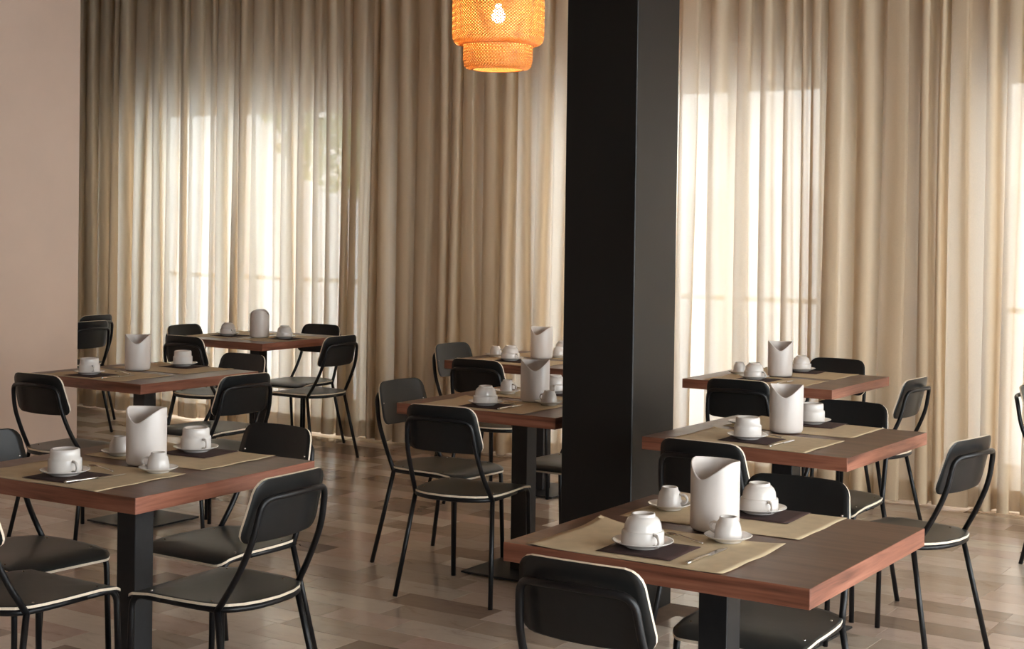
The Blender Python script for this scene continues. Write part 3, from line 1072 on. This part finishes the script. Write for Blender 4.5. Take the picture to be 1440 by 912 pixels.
put_bin('A1', .015, .030, -74, 'white cylindrical table bin with dipped rim on the front left table')
put_bin('A2', -.10, .044, -48, 'white cylindrical table bin on the table beside the pink wall')
put_bin('A3', .06, -.06, 33, 'white table bin with an arched top on the far left curtain table', BIN2)
put_bin('B1', .041, .018, -60, 'white cylindrical table bin on the table left of the pillar')
put_bin('B2', -.028, .036, -85, 'white cylindrical table bin on the curtain table left of the pillar')
put_bin('C1', -.037, .042, -98, 'tall white table bin with curved open rim on the front right table')
put_bin('C2', -.024, .044, -72, 'white cylindrical table bin on the middle right table')
put_bin('C3', -.054, .031, -66, 'white cylindrical table bin on the curtain table right of the pillar')

for (t, x, y, a) in (('C1', .087, -.254, 0), ('A1', .095, -.255, -8), ('B1', .088, -.245, 3), ('C2', .097, -.255, 0), ('C3', .10, -.25, 0), ('A2', .10, -.26, 0), ('B2', .10, -.25, 0)):
    put_cutlery('k', t, x, y, a, 'steel table knife beside the napkin on the ' + TABLES[t][4])
for (t, x, y, a) in (('C1', -.045, -.120, -112), ('A1', -.02, -.128, -104), ('B1', -.03, -.12, -110), ('C2', -.03, -.11, -105), ('A2', -.02, -.13, -100)):
    put_cutlery('s', t, x, y, a, 'steel teaspoon behind the large near cup on the ' + TABLES[t][4])

# ------------------------------------------------------------------ pendant lamp
lamp = empty('pendant_lamp', (-4.446, 6.668, 2.345))
tag(lamp, 'round two-tier woven bamboo pendant lamp glowing orange', 'lamp')
def weave(name, r_fn, z0, z1, count, turns, width, th=.0011):
    """two crossing sets of thin helical strips following a surface of revolution"""
    v, f = [], []
    n = 22
    for d in (-1, 1):
        for k in range(count):
            a0 = 2*PI*k/count
            b = len(v)
            for i in range(n+1):
                t = i/n
                z, r = r_fn(t)
                a = a0 + d*turns*2*PI*t
                over = 1 if ((i + k*0) % 2 == 0) else -1
                rr = r + d*over*th
                c, s = math.cos(a), math.sin(a)
                # strip width perpendicular to the helix, in the tangent plane
                t2 = min(1, t+.02); t1 = max(0, t-.02)
                zB, rB = r_fn(t2); zA, rA = r_fn(t1)
                aB, aA = a0 + d*turns*2*PI*t2, a0 + d*turns*2*PI*t1
                tan = Vector((rB*math.cos(aB)-rA*math.cos(aA), rB*math.sin(aB)-rA*math.sin(aA), zB-zA)).normalized()
                nrm = Vector((c, s, 0))
                side = tan.cross(nrm).normalized()
                p = Vector((rr*c, rr*s, z))
                v.append(p + side*width/2); v.append(p - side*width/2)
            for i in range(n):
                q = b+2*i
                f.append((q, q+1, q+3, q+2))
    return mesh(name, v, f)
def prof(pts):
    L = [0]
    for i in range(1, len(pts)): L.append(L[-1] + math.hypot(pts[i][0]-pts[i-1][0], pts[i][1]-pts[i-1][1]))
    def fn(t):
        s = t*L[-1]
        for i in range(1, len(pts)):
            if s <= L[i] + 1e-9:
                u = (s-L[i-1])/(L[i]-L[i-1])
                return (pts[i-1][1]*(1-u)+pts[i][1]*u, pts[i-1][0]*(1-u)+pts[i][0]*u)
        return (pts[-1][1], pts[-1][0])
    return fn
up_p = prof([(.190, .128), (.222, .134), (.240, .150), (.245, .18), (.246, .30), (.245, .40), (.240, .425), (.222, .440), (.19, .446)])
lo_p = prof([(.136, 0.0), (.166, .006), (.178, .018), (.1845, .045), (.1845, .145)])
us = new_obj('upper_shade', weave('upper_shade', up_p, 0, 0, 84, .30, .0066), lamp, [M['bamboo']])
ls = new_obj('lower_shade', weave('lower_shade', lo_p, 0, 0, 66, .15, .0066), lamp, [M['bamboo']])
def ring_path(r, z, n=48): return [Vector((r*math.cos(2*PI*k/n), r*math.sin(2*PI*k/n), z)) for k in range(n)]
for (r, z, rad) in ((.136, 0.0, .004), (.1845, .146, .004), (.190, .128, .0035), (.19, .446, .004)):
    new_obj('rim', tube_mesh('rim', ring_path(r, z), rad, 6, closed=True), lamp, [M['bamboo']])
new_obj('cord', tube_mesh('cord', [Vector((0, 0, .40)), Vector((0, 0, CEIL_Z-2.345))], .003, 6), lamp, [M['cord']])
new_obj('lamp_holder', lathe_mesh('lamp_holder', [(0, .345), (.018, .345), (.02, .36), (.02, .405), (.012, .42), (0, .42)], 16), lamp, [M['brass']])
new_obj('spider', boxes_mesh('spider', [(-.19, .19, -.002, .002, .441, .446), (-.002, .002, -.19, .19, .441, .446)]), lamp, [M['brass']])
new_obj('bulb', lathe_mesh('bulb', [(0, .248), (.012, .2495), (.024, .2555), (.033, .266), (.037, .280), (.035, .296), (.027, .315), (.018, .332), (.016, .345), (0, .345)], 20), lamp, [M['bulb']])
new_obj('ceiling_rose', lathe_mesh('ceiling_rose', [(0, CEIL_Z-2.345-.03), (.04, CEIL_Z-2.345-.025), (.05, CEIL_Z-2.345-.001), (0, CEIL_Z-2.345-.001)], 20), lamp, [M['cord']])
